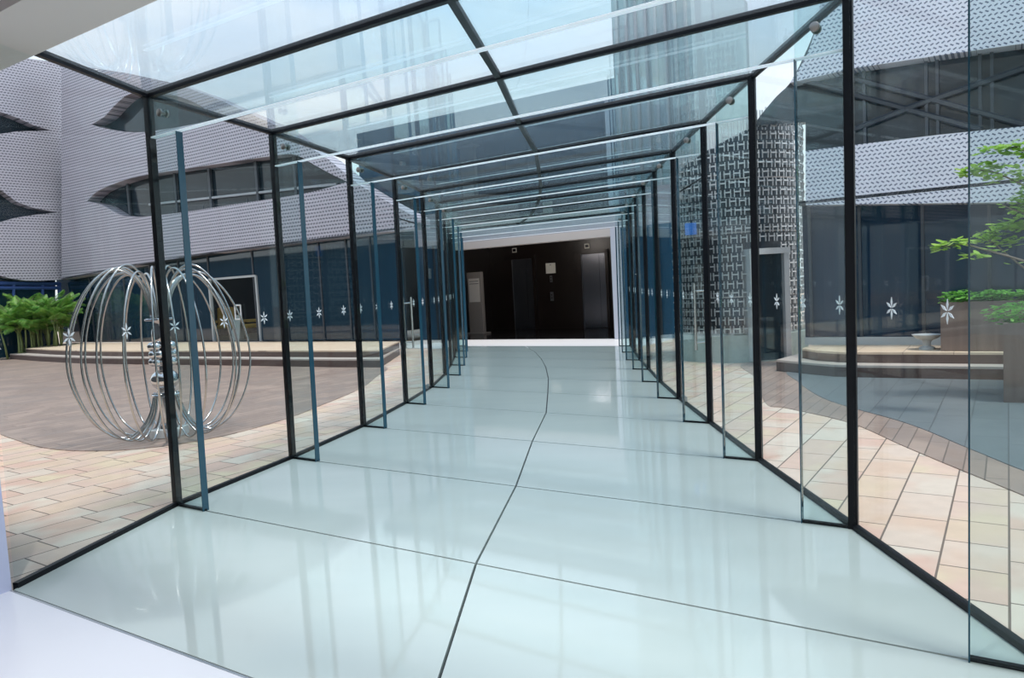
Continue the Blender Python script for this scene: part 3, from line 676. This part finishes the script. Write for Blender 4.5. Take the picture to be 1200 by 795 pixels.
# ------------------------------------------------------------------ lattice tower
TC = V((4.25, 13.72, 0)); TRr = 1.17
tw = empty('lattice_tower', TC, 'round tower wrapped in stamped metal lattice with a steel framed doorway', 'tower')
core = MB(); core.lathe(TC, [(TRr-0.14, -0.03), (TRr-0.14, 1.0)], 48)
va_ = math.atan2(-TC.y, -TC.x)
for q_ in core.v:
    if q_.z > 0.9: q_.z = 3.83 + 0.42*math.sin(math.atan2(q_.y-TC.y, q_.x-TC.x) - va_)
core.build('core', M['lattice_core'], tw, smooth='auto')
pln = MB(); pln.lathe(TC, [(TRr+0.02, -0.03), (TRr+0.02, 0.44), (TRr-0.10, 0.47)], 64); pln.build('plinth', M['plinth'], tw, smooth='auto')
lat = MB()
NC, CH = 46, 0.155
def cyl(a, z, r): return TC + V((math.cos(a)*r, math.sin(a)*r, z))
view = math.atan2(-TC.y, -TC.x)
def ztop(a):                                             # the rim rises towards the terrace side
    return 3.95 + 0.42*math.sin(a - view)
def cbar(a0, a1, z0, z1, r0, r1):
    lat.hexa([cyl(a0, z0, r1), cyl(a1, z0, r1), cyl(a1, z0, r0), cyl(a0, z0, r0), cyl(a0, z1, r1), cyl(a1, z1, r1), cyl(a1, z1, r0), cyl(a0, z1, r0)][::1])
da = 2*math.pi/NC
dc = math.atan2((gp(912, 424)-TC).y, (gp(912, 424)-TC).x)
for i in range(NC):
    for j in range(0, 30):
        a = i*da + (0.5*da if j % 2 else 0); z = 0.47 + j*CH
        if z + CH > ztop(a): continue
        rel = (a - view + math.pi) % (2*math.pi) - math.pi
        if abs(rel) > 1.75: continue
        if abs(((a - dc) + math.pi) % (2*math.pi) - math.pi) < 0.30 and z < 1.87: continue
        rr = TRr + random.uniform(-0.012, 0.012)
        w = da*0.10
        cbar(a - da*0.36, a - da*0.36 + w, z, z + CH*0.86, rr-0.02, rr)
        cbar(a + da*0.36 - w, a + da*0.36, z, z + CH*0.86, rr-0.02, rr)
        cbar(a - da*0.36, a + da*0.36, z + CH*0.48, z + CH*0.62, rr-0.025, rr+0.012)
for i in range(NC):
    a = i*da; rel = (a - view + math.pi) % (2*math.pi) - math.pi
    if abs(rel) > 1.75: continue
    for q in (-0.3, 0.05, 0.3): cbar(a + q*da, a + q*da + da*0.09, ztop(a)-0.16, ztop(a)+0.10, TRr-0.02, TRr)
lat.build('lattice_screen', M['lattice_metal'], tw)
rg = MB()
for z in (1.1, 2.2, 3.1): rg.tube([cyl(view-1.7+3.4*i/40, z, TRr-0.05) for i in range(41)], 0.012, 6)
rg.build('lattice_ring', M['brushed_steel'], tw)
# doorway
dt = V((-math.sin(dc), math.cos(dc), 0)); dn = V((math.cos(dc), math.sin(dc), 0)); dcn = TC + dn*(TRr+0.05)
if dt.dot(V((1,0,0))) < 0: dt = -dt
hwid = 0.30; zd = 1.80
MB().box(dcn - dt*(hwid) - dn*0.25, dt*2*hwid, dn*0.22, V((0,0,zd))).build('door', M['dark_window'], tw)
fr = MB()
for s_ in (-1, 1): fr.box(dcn + dt*(hwid*s_ - 0.045) - dn*0.25, dt*0.09, dn*0.32, V((0,0,zd)))
fr.box(dcn - dt*(hwid+0.07) - dn*0.25, dt*2*(hwid+0.07), dn*0.34, V((0,0,0.0))+V((0,0,0.09)))
fr2 = MB()
for s_ in (-1, 1): fr2.box(dcn + dt*(hwid*s_ - 0.045) - dn*0.25, dt*0.09, dn*0.32, V((0,0,zd)))
fr2.box(dcn - dt*(hwid+0.06) - dn*0.25 + V((0,0,zd)), dt*2*(hwid+0.06), dn*0.34, V((0,0,0.10)))
fr2.build('door_frame', M['lattice_frame'], tw)
# blue sign on the lattice
r_ = ray(809.5, 268.5); o_ = V((0,0,EYE)); 
aa = r_.x**2 + r_.y**2; bb = -2*(r_.x*TC.x + r_.y*TC.y); ccq = TC.x**2 + TC.y**2 - (TRr+0.06)**2
disc = bb*bb - 4*aa*ccq
tt = (-bb - math.sqrt(max(disc, 0)))/(2*aa); sp_ = o_ + r_*tt
sn = (sp_ - TC); sn.z = 0; sn.normalize(); st = V((-sn.y, sn.x, 0))
if st.x < 0: st = -st
sg = MB(); vd = V((sp_.x, sp_.y, 0)).normalized(); vt = V((vd.y, -vd.x, 0))
sgn = empty('blue_sign', sp_, 'small square bright blue sign fixed to the lattice tower', 'sign')
MB().cbox(sp_, vt*0.20, vd*0.03, V((0,0,0.21))).build('panel', M['sign_blue'], sgn, bevel=0.006)
MB().cbox(sp_ + vd*0.08, vt*0.04, vd*0.14, V((0,0,0.04))).build('bracket', M['brushed_steel'], sgn)

# ------------------------------------------------------------------ steel loop sculpture
S = gp(199, 509); S.z = -0.022
sc = empty('loop_sculpture', S, 'stainless steel sculpture of tall bent loops around a beaded core on the plaza', 'sculpture')
def sl(r, z, a): return S + V((math.cos(a)*r, math.sin(a)*r, z))
nl = 20
for i in range(nl):
    a = 2*math.pi*i/nl + random.uniform(-0.07, 0.07); k = random.uniform(0.84, 1.0); kz = random.uniform(0.96, 1.03)
    prof = [(0.085, 1.36), (0.11, 1.55), (0.20, 1.77), (0.36, 1.90), (0.54, 1.88), (0.73, 1.70), (0.88, 1.42), (0.97, 1.08), (0.98, 0.76), (0.90, 0.45), (0.76, 0.20), (0.58, 0.05), (0.42, 0.02), (0.28, 0.12), (0.18, 0.28), (0.12, 0.50)]
    q = [((r if r < 0.13 else 0.12 + (r-0.12)*k), 0.02 + z*kz) for r, z in prof]; q = spl(q, 5)
    lean_a = random.uniform(-0.05, 0.05)
    MB().tube([sl(r, z, a + lean_a*(r/0.9)) for r, z in q], 0.0115, 8).build('loop', M['steel'], sc, smooth=True)
MB().lathe(S, [(0.055, 0.02), (0.055, 1.36)], 20).build('column', M['mirror_steel'], sc, smooth='auto')
MB().lathe(S, [(0.15, 1.345), (0.16, 1.352), (0.16, 1.365), (0.15, 1.372)], 28).build('disc', M['mirror_steel'], sc, smooth='auto')
MB().lathe(S, [(0.09, 1.10), (0.10, 1.12), (0.10, 1.22), (0.085, 1.26), (0.085, 1.32), (0.07, 1.345)], 24).build('collar', M['mirror_steel'], sc, smooth='auto')
MB().lathe(S, [(0.15, 0.475), (0.16, 0.482), (0.16, 0.495), (0.15, 0.502)], 28).build('disc', M['mirror_steel'], sc, smooth='auto')
MB().sphere(S + V((0,0,0.66)), 0.155, 14, 0.82).build('large_bead', M['mirror_steel'], sc, smooth=True)
MB().sphere(S + V((0,0,0.53)), 0.10, 10, 0.5).build('flat_bead', M['mirror_steel'], sc, smooth=True)
for zz, off in ((0.87, 0), (0.96, 0.4), (1.05, 0.1)):
    for i in range(7):
        a = 2*math.pi*i/7 + off; MB().sphere(S + V((math.cos(a)*0.105, math.sin(a)*0.105, zz)), 0.052, 9).build('small_bead', M['mirror_steel'], sc, smooth=True)
MB().box(S + V((-0.16,-0.16,0)), (0.32,0,0), (0,0.32,0), (0,0,0.10)).build('base_block', M['white_decal'], sc, bevel=0.01)
MB().lathe(S, [(0.10, 0.10), (0.09, 0.14), (0.06, 0.16)], 20).build('base_collar', M['steel'], sc, smooth='auto')

# ------------------------------------------------------------------ palms beside the court building
def frond(mb_leaf, mb_stem, base, az, length, rise, droop):
    dx = V((math.cos(az), math.sin(az), 0)); pts = []
    for i in range(9):
        t = i/8; pts.append(base + dx*(length*0.75*t**1.1) + V((0,0, rise*t - droop*t*t)))
    mb_stem.tube(pts, 0.012, 4, r2=0.004)
    side = V((-dx.y, dx.x, 0))
    for i in range(2, 9):
        for j in range(3):
            t = (i + j/3)/9.0; k = min(7, int(t*8)); p = pts[k].lerp(pts[k+1], t*8-k) if k < 8 else pts[8]
            tg = (pts[min(8, k+1)] - pts[k]).normalized()
            for sg in (-1, 1):
                d_ = (side*sg*0.75 + tg*0.65 + V((0,0,-0.25))).normalized(); ln = length*0.36*math.sin(math.pi*min(0.97, 0.18+t*0.78)); w = tg*0.019
                b = len(mb_leaf.v); mb_leaf.v += [p - w*0.4, p + d_*ln*0.45 - w, p + d_*ln + V((0,0,-0.06)), p + d_*ln*0.45 + w]
                mb_leaf.face((b, b+1, b+2, b+3))
palm_spots = [(2, 402, 2.35, 'palm at the outer end of the palm row, cut by the column'), (17, 403, 2.25, 'bushy palm second from the outer end of the palm row'), (34, 402, 2.55, 'tall palm in the middle of the row by the blue rail'),
              (50, 401, 2.2, 'palm with low arching fronds behind the end of the terrace steps'), (68, 400, 2.0, 'palm in front of the corner of the pale building'), (88, 400, 1.9, 'last palm of the row, nearest the sculpture loops')]
for (u, v, ht, lb) in palm_spots:
    b = (WL.hit(u, 380) + WL.n*0.85) if u < 60 else (CL.hit(u, 380) + CL.n*0.95 + WL.n*0.4); b.z = -0.03 if u < 60 else 0.298
    pt = empty('palm', b, lb, 'palm', 'palms beside the court building')
    lf, stm = MB(), MB()
    for c_ in range(5):
        bb_ = b + V((random.uniform(-0.25, 0.25), random.uniform(-0.25, 0.25), 0)); hh = ht*random.uniform(0.28, 0.62)
        tp = bb_ + V((random.uniform(-0.12, 0.12), random.uniform(-0.12, 0.12), hh)); stm.tube([bb_, bb_.lerp(tp, 0.5) + V((0.02,0,0)), tp], 0.035, 6, r2=0.02)
        for f_ in range(8):
            frond(lf, stm, tp, random.uniform(0, 6.28), random.uniform(0.8, 1.15), random.uniform(0.8, 1.2), random.uniform(0.25, 0.85))
    stm.build('stems', M['palm_stem'], pt, smooth=True); o = lf.build('fronds', M['palm_leaf'], pt)

# ------------------------------------------------------------------ chairs behind the glass door
def chair(name, loc, rz, label):
    rt = empty(name, loc, label, 'chair', 'yellow chairs behind the glass door')
    R = Matrix.Rotation(rz, 3, 'Z')
    def bx(x0, x1, y0, y1, z0, z1, nm, mat, bev=0.02):
        m_ = MB(); m_.box(V(loc) + R @ V((x0, y0, z0)), R @ V((x1-x0, 0, 0)), R @ V((0, y1-y0, 0)), V((0, 0, z1-z0))); return m_.build(nm, M[mat], rt, bevel=bev)
    bx(-0.27, 0.27, -0.27, 0.25, 0.34, 0.46, 'seat', 'chair_yellow', 0.04)
    m_ = MB(); o = V(loc)
    m_.hexa([o + R @ V(p) for p in ((-0.27,0.20,0.42),(0.27,0.20,0.42),(0.27,0.30,0.42),(-0.27,0.30,0.42),(-0.25,0.30,1.0),(0.25,0.30,1.0),(0.25,0.38,1.0),(-0.25,0.38,1.0))]); m_.build('backrest', M['chair_yellow'], rt, bevel=0.04)
    for sx_ in (-1, 1):
        bx(sx_*0.29-0.03, sx_*0.29+0.03, -0.24, 0.26, 0.52, 0.60, 'armrest', 'chair_yellow', 0.02)
        for sy_ in (-0.22, 0.2): 
            m2 = MB(); m2.tube([o + R @ V((sx_*0.24, sy_, 0.35)), o + R @ V((sx_*0.26, sy_*1.1, 0.0))], 0.022, 8, r2=0.014); m2.build('leg', M['chair_leg'], rt, smooth='auto')
cbase = math.atan2(GL.d.y, GL.d.x)
for (u, v, rz, lb) in ((265, 396.5, 0.9, 'yellow armchair seen through the glass door beside the sculpture loops'), (297, 396.5, -0.5, 'yellow armchair beside the pale jamb of the far glass door')):
    p = VP(GL.P - GL.n*0.75, GL.d).hit(u, 380); p.z = 0.31
    chair('armchair', p, cbase + rz, lb)
sd = VP(GL.P - GL.n*0.5, GL.d).hit(280, 380); sd.z = 0.31
ss = empty('leaning_sign', sd, 'small pale folding sign standing between the two yellow armchairs', 'sign')
for sg_ in (1, -1):
    MB().hexa([sd + GL.d*-0.22 + GL.n*0.2*sg_, sd + GL.d*0.22 + GL.n*0.2*sg_, sd + GL.d*0.22 + GL.n*0.18*sg_, sd + GL.d*-0.22 + GL.n*0.18*sg_,
               sd + GL.d*-0.12 + GL.n*0.02*sg_ + ZZ*0.75, sd + GL.d*0.12 + GL.n*0.02*sg_ + ZZ*0.75, sd + GL.d*0.12 + ZZ*0.75, sd + GL.d*-0.12 + ZZ*0.75]).build('board', M['paper'], ss)

# ------------------------------------------------------------------ planters, hedge, tree on the terrace side
def leaves(mb, c, r, n, size, flat=0.6):
    for _ in range(n):
        while True:
            p = V((random.uniform(-1, 1), random.uniform(-1, 1), random.uniform(-1, 1)))
            if p.length < 1: break
        p = c + V((p.x*r.x, p.y*r.y, p.z*r.z)); a = random.uniform(0, 6.28); t = random.uniform(-0.7, 0.7)
        d_ = V((math.cos(a), math.sin(a), math.sin(t)*flat)).normalized(); w = d_.cross(V((random.uniform(-.4,.4), random.uniform(-.4,.4), 1))).normalized()
        L_ = size*random.uniform(0.7, 1.3); b = len(mb.v)
        mb.v += [p, p + d_*L_*0.35 + w*L_*0.25, p + d_*L_*0.75 + w*L_*0.2, p + d_*L_, p + d_*L_*0.75 - w*L_*0.2, p + d_*L_*0.35 - w*L_*0.25]
        mb.face((b, b+1, b+2, b+3)); mb.face((b, b+3, b+4, b+5))
pc = gp(1176, 470); ex, ey = E1, N1
pla = empty('wooden_planter', pc, 'tall wooden planter box with low green shrubs at the edge of the plaza', 'planter')
px, py, pz = 1.3, 1.0, 0.84
pc0 = pc - ey*0.0; z0 = -0.016
for (a0, a1, b0, b1, nm) in ((0, px, 0, 0.05, 'side_panel'), (0, px, py-0.05, py, 'side_panel'), (0, 0.05, 0.05, py-0.05, 'side_panel'), (px-0.05, px, 0.05, py-0.05, 'side_panel')):
    MB().box(pc0 + ex*a0 + ey*b0 + V((0,0,z0)), ex*(a1-a0), ey*(b1-b0), V((0,0,pz))).build(nm, M['planter_wood'], pla)
MB().box(pc0 + ex*0.05 + ey*0.05 + V((0,0,z0)), ex*(px-0.1), ey*(py-0.1), V((0,0,pz-0.06))).build('soil', M['soil'], pla)
def shrub_row(name, o, n, spacing, r, z, label, grp, dirv):
    for i in range(n):
        c = o + dirv*(spacing*i) + V((0,0,z)); lf = MB(); leaves(lf, c, r, 420, 0.07)
        s_ = empty(name, V((c.x, c.y, c.z - r.z)), label[i] if isinstance(label, list) else label, 'shrub', grp)
        st_ = MB()
        for _ in range(7): st_.tube([V((c.x, c.y, c.z-r.z-0.03)), c + V((random.uniform(-.6,.6)*r.x, random.uniform(-.6,.6)*r.y, 0.3*r.z))], 0.006, 4)
        st_.build('stem', M['bark'], s_); lf.build('foliage', M['hedge_leaf'], s_)
shrub_row('low_shrub', pc0 + ex*0.12 + ey*0.35, 3, 0.48, V((0.30, 0.36, 0.13)), pz+0.06, ['bright green low shrub spilling over the near corner of the wooden planter', 'low green shrub in the middle of the wooden planter', 'low green shrub at the far end of the wooden planter'], 'shrubs in the wooden planter', ex)
# long planter on the terrace by the glass
hp = GR.off(0.95).hit(1102, 372); hp.z = 0.3
hz0 = VP(hp, GR.d); zt_ = hz0.hit(1130, 354).z
lpn = empty('long_planter', hp, 'long low brown planter with clipped green hedge standing on the terrace by the dark glass', 'planter')
Lw = 1.25
for (a0, a1, b0, b1) in ((0, Lw, 0, 0.03), (0, Lw, 0.42, 0.45), (0, 0.03, 0.03, 0.42), (Lw-0.03, Lw, 0.03, 0.42)):
    MB().box(hp + GR.d*a0 - GR.n*b0, GR.d*(a1-a0), -GR.n*(b1-b0), V((0,0,zt_-0.3))).build('side_panel', M['planter_wood'], lpn)
MB().box(hp + GR.d*0.03 - GR.n*0.03, GR.d*(Lw-0.06), -GR.n*0.39, V((0,0,zt_-0.36))).build('soil', M['soil'], lpn)
shrub_row('hedge_plant', hp + GR.d*0.22 - GR.n*0.22 - V((0,0,0.3)), 3, 0.40, V((0.26, 0.2, 0.10)), zt_+0.05, ['clipped hedge plant at the tower end of the long low planter', 'clipped hedge plant in the middle of the long low planter', 'clipped hedge plant at the far end of the long low planter'], 'hedge plants in the long planter', GR.d)
# stone bowl
bwl = GR.off(0.7).hit(1086, 392); bwl.z = 0.3
bo = empty('stone_bowl', bwl, 'pale stone pedestal bowl on the terrace in front of the dark glass', 'bowl')
MB().lathe(bwl, [(0.10, 0), (0.10, 0.03), (0.05, 0.05), (0.05, 0.10), (0.07, 0.13)], 24).build('pedestal', M['pale_frame'], bo, smooth='auto')
MB().lathe(bwl, [(0.07, 0.13), (0.14, 0.16), (0.19, 0.21), (0.175, 0.21), (0.13, 0.175), (0.02, 0.16)], 24).build('bowl', M['pale_frame'], bo, smooth='auto')
# tree growing from the wooden planter
tb_ = pc0 + ex*0.75 + ey*0.55 + V((0,0,pz-0.1))
tree = empty('young_tree', tb_, 'young tree with sparse bright green leaves growing beside the wooden planter shrubs', 'tree')
tp_ = tb_ + V((0.05, 0.05, 3.6))
MB().tube([tb_, tb_ + V((0.06, 0.03, 1.2)), tb_ + V((0.0, 0.08, 2.4)), tp_], 0.05, 8, r2=0.018).build('trunk', M['bark'], tree, smooth=True)
TPl = VP(V((tb_.x, tb_.y, 0)) - ey*0.15, ex)
br_specs = [([(1245, 330), (1205, 318), (1182, 300), (1165, 285), (1150, 278)], [(1160,278,13,7),(1176,268,13,7),(1192,262,14,7),(1200,248,10,9),(1186,283,9,5)]),
            ([(1245, 270), (1205, 252), (1185, 245), (1170, 238)], [(1196,236,9,5),(1206,226,12,8)]),
            ([(1245, 235), (1210, 222), (1180, 208), (1160, 200), (1142, 199)], [(1150,197,10,5),(1136,202,8,5),(1162,208,10,6),(1168,194,8,5),(1196,203,9,7)]),
            ([(1245, 200), (1212, 182), (1190, 172), (1165, 176)], [(1160,177,10,4),(1185,171,10,5),(1200,176,9,7)]),
            ([(1245, 320), (1180, 300), (1130, 286), (1100, 290)], [(1102,290,9,3),(1120,284,11,3),(1140,300,9,3)])]
for bi, (path, clumps) in enumerate(br_specs):
    pl_ = VP(TPl.P + TPl.n*(0.10*bi - 0.2) - (ey*0.9 if bi == 4 else V((0,0,0))), ex)
    pts = [tb_ + V((0.02, 0.05, max(0.9, pl_.hit(1245, path[0][1]).z - tb_.z - 0.15)))] + [pl_.hit(u, v) for u, v in path]
    MB().tube(pts, 0.016, 6, r2=0.004).build('branch', M['bark'], tree, smooth=True)
    lf = MB()
    for (u, v, ru, rv) in clumps:
        c = pl_.hit(u, v); dd = (c - V((0,0,EYE))).length/F
        leaves(lf, c, V((ru*dd, ru*dd, rv*dd)), int(8 + ru*rv*0.6), 0.10)
    for i in range(len(path)-1):
        lf_c = pl_.hit((path[i][0]+path[i+1][0])/2, (path[i][1]+path[i+1][1])/2); leaves(lf, lf_c, V((0.1, 0.1, 0.05)), 4, 0.08)
    lf.build('foliage', M['tree_leaf'], tree)
lf = MB()
for (x_, y_, z_, r_) in ((0.0, 0.0, 3.5, 0.6), (0.5, 0.2, 3.0, 0.5), (0.3, -0.3, 2.6, 0.45)): leaves(lf, tb_ + V((x_+0.45, y_, z_)), V((r_, r_, r_*0.6)), 160, 0.10)
lf.build('foliage', M['tree_leaf'], tree)

# ------------------------------------------------------------------ sky, sun, camera
w = bpy.data.worlds.new('sky'); bpy.context.scene.world = w; w.use_nodes = True; nt = w.node_tree; nt.nodes.clear()
out = nt.nodes.new('ShaderNodeOutputWorld'); bg = nt.nodes.new('ShaderNodeBackground'); tc = nt.nodes.new('ShaderNodeTexCoord')
sp = nt.nodes.new('ShaderNodeSeparateXYZ'); nt.links.new(tc.outputs['Generated'], sp.inputs[0])
rp = nt.nodes.new('ShaderNodeValToRGB'); e_ = rp.color_ramp.elements
e_[0].position = 0.0; e_[0].color = (0.70, 0.74, 0.78, 1); e_[1].position = 1.0; e_[1].color = (0.40, 0.56, 0.80, 1)
x = e_.new(0.12); x.color = (0.92, 0.96, 1.0, 1); x = e_.new(0.45); x.color = (0.60, 0.76, 0.96, 1)
nt.links.new(sp.outputs[2], rp.inputs[0])
mp = nt.nodes.new('ShaderNodeMapping'); mp.inputs['Scale'].default_value = (1.0, 1.0, 2.6); nt.links.new(tc.outputs['Generated'], mp.inputs[0])
ns = nt.nodes.new('ShaderNodeTexNoise'); ns.inputs['Scale'].default_value = 2.6; ns.inputs['Detail'].default_value = 8; ns.inputs['Roughness'].default_value = 0.55; nt.links.new(mp.outputs[0], ns.inputs['Vector'])
cr = nt.nodes.new('ShaderNodeValToRGB'); cr.color_ramp.elements[0].position = 0.46; cr.color_ramp.elements[1].position = 0.66; nt.links.new(ns.outputs['Fac'], cr.inputs[0])
c = mixc(nt, cr.outputs[0], rp.outputs[0], (0.98, 1.0, 1.03)); nt.links.new(c, bg.inputs[0]); bg.inputs[1].default_value = 1.25
nt.links.new(bg.outputs[0], out.inputs[0])
sun = bpy.data.lights.new('sun', 'SUN'); sun.energy = 2.6; sun.angle = math.radians(11); sun.color = (1.0, 0.96, 0.90)
so = bpy.data.objects.new('sun', sun); C.objects.link(so); sd_ = (E1*0.30 - N1*0.02 + ZZ*0.94).normalized()
so.rotation_euler = sd_.to_track_quat('Z', 'Y').to_euler(); so.location = (0, 0, 30)

cam = bpy.data.cameras.new('camera'); cam.sensor_width = 36; cam.lens = 36*F/1200; cam.clip_start = 0.02; cam.clip_end = 500
co = bpy.data.objects.new('camera', cam); C.objects.link(co)
mm = Matrix((RT, UP, -_fw)).transposed(); co.matrix_world = Matrix.Translation((0, 0, EYE)) @ mm.to_4x4()
scn = bpy.context.scene; scn.camera = co
scn.view_settings.view_transform = 'Standard'; scn.view_settings.look = 'None'; scn.view_settings.gamma = 1.0; scn.view_settings.use_curve_mapping = False
scn.view_settings.exposure = 0.0
scn.cycles.transparent_max_bounces = 96; scn.cycles.max_bounces = 16; scn.cycles.glossy_bounces = 6; scn.cycles.diffuse_bounces = 4; scn.cycles.caustics_reflective = False; scn.cycles.caustics_refractive = False
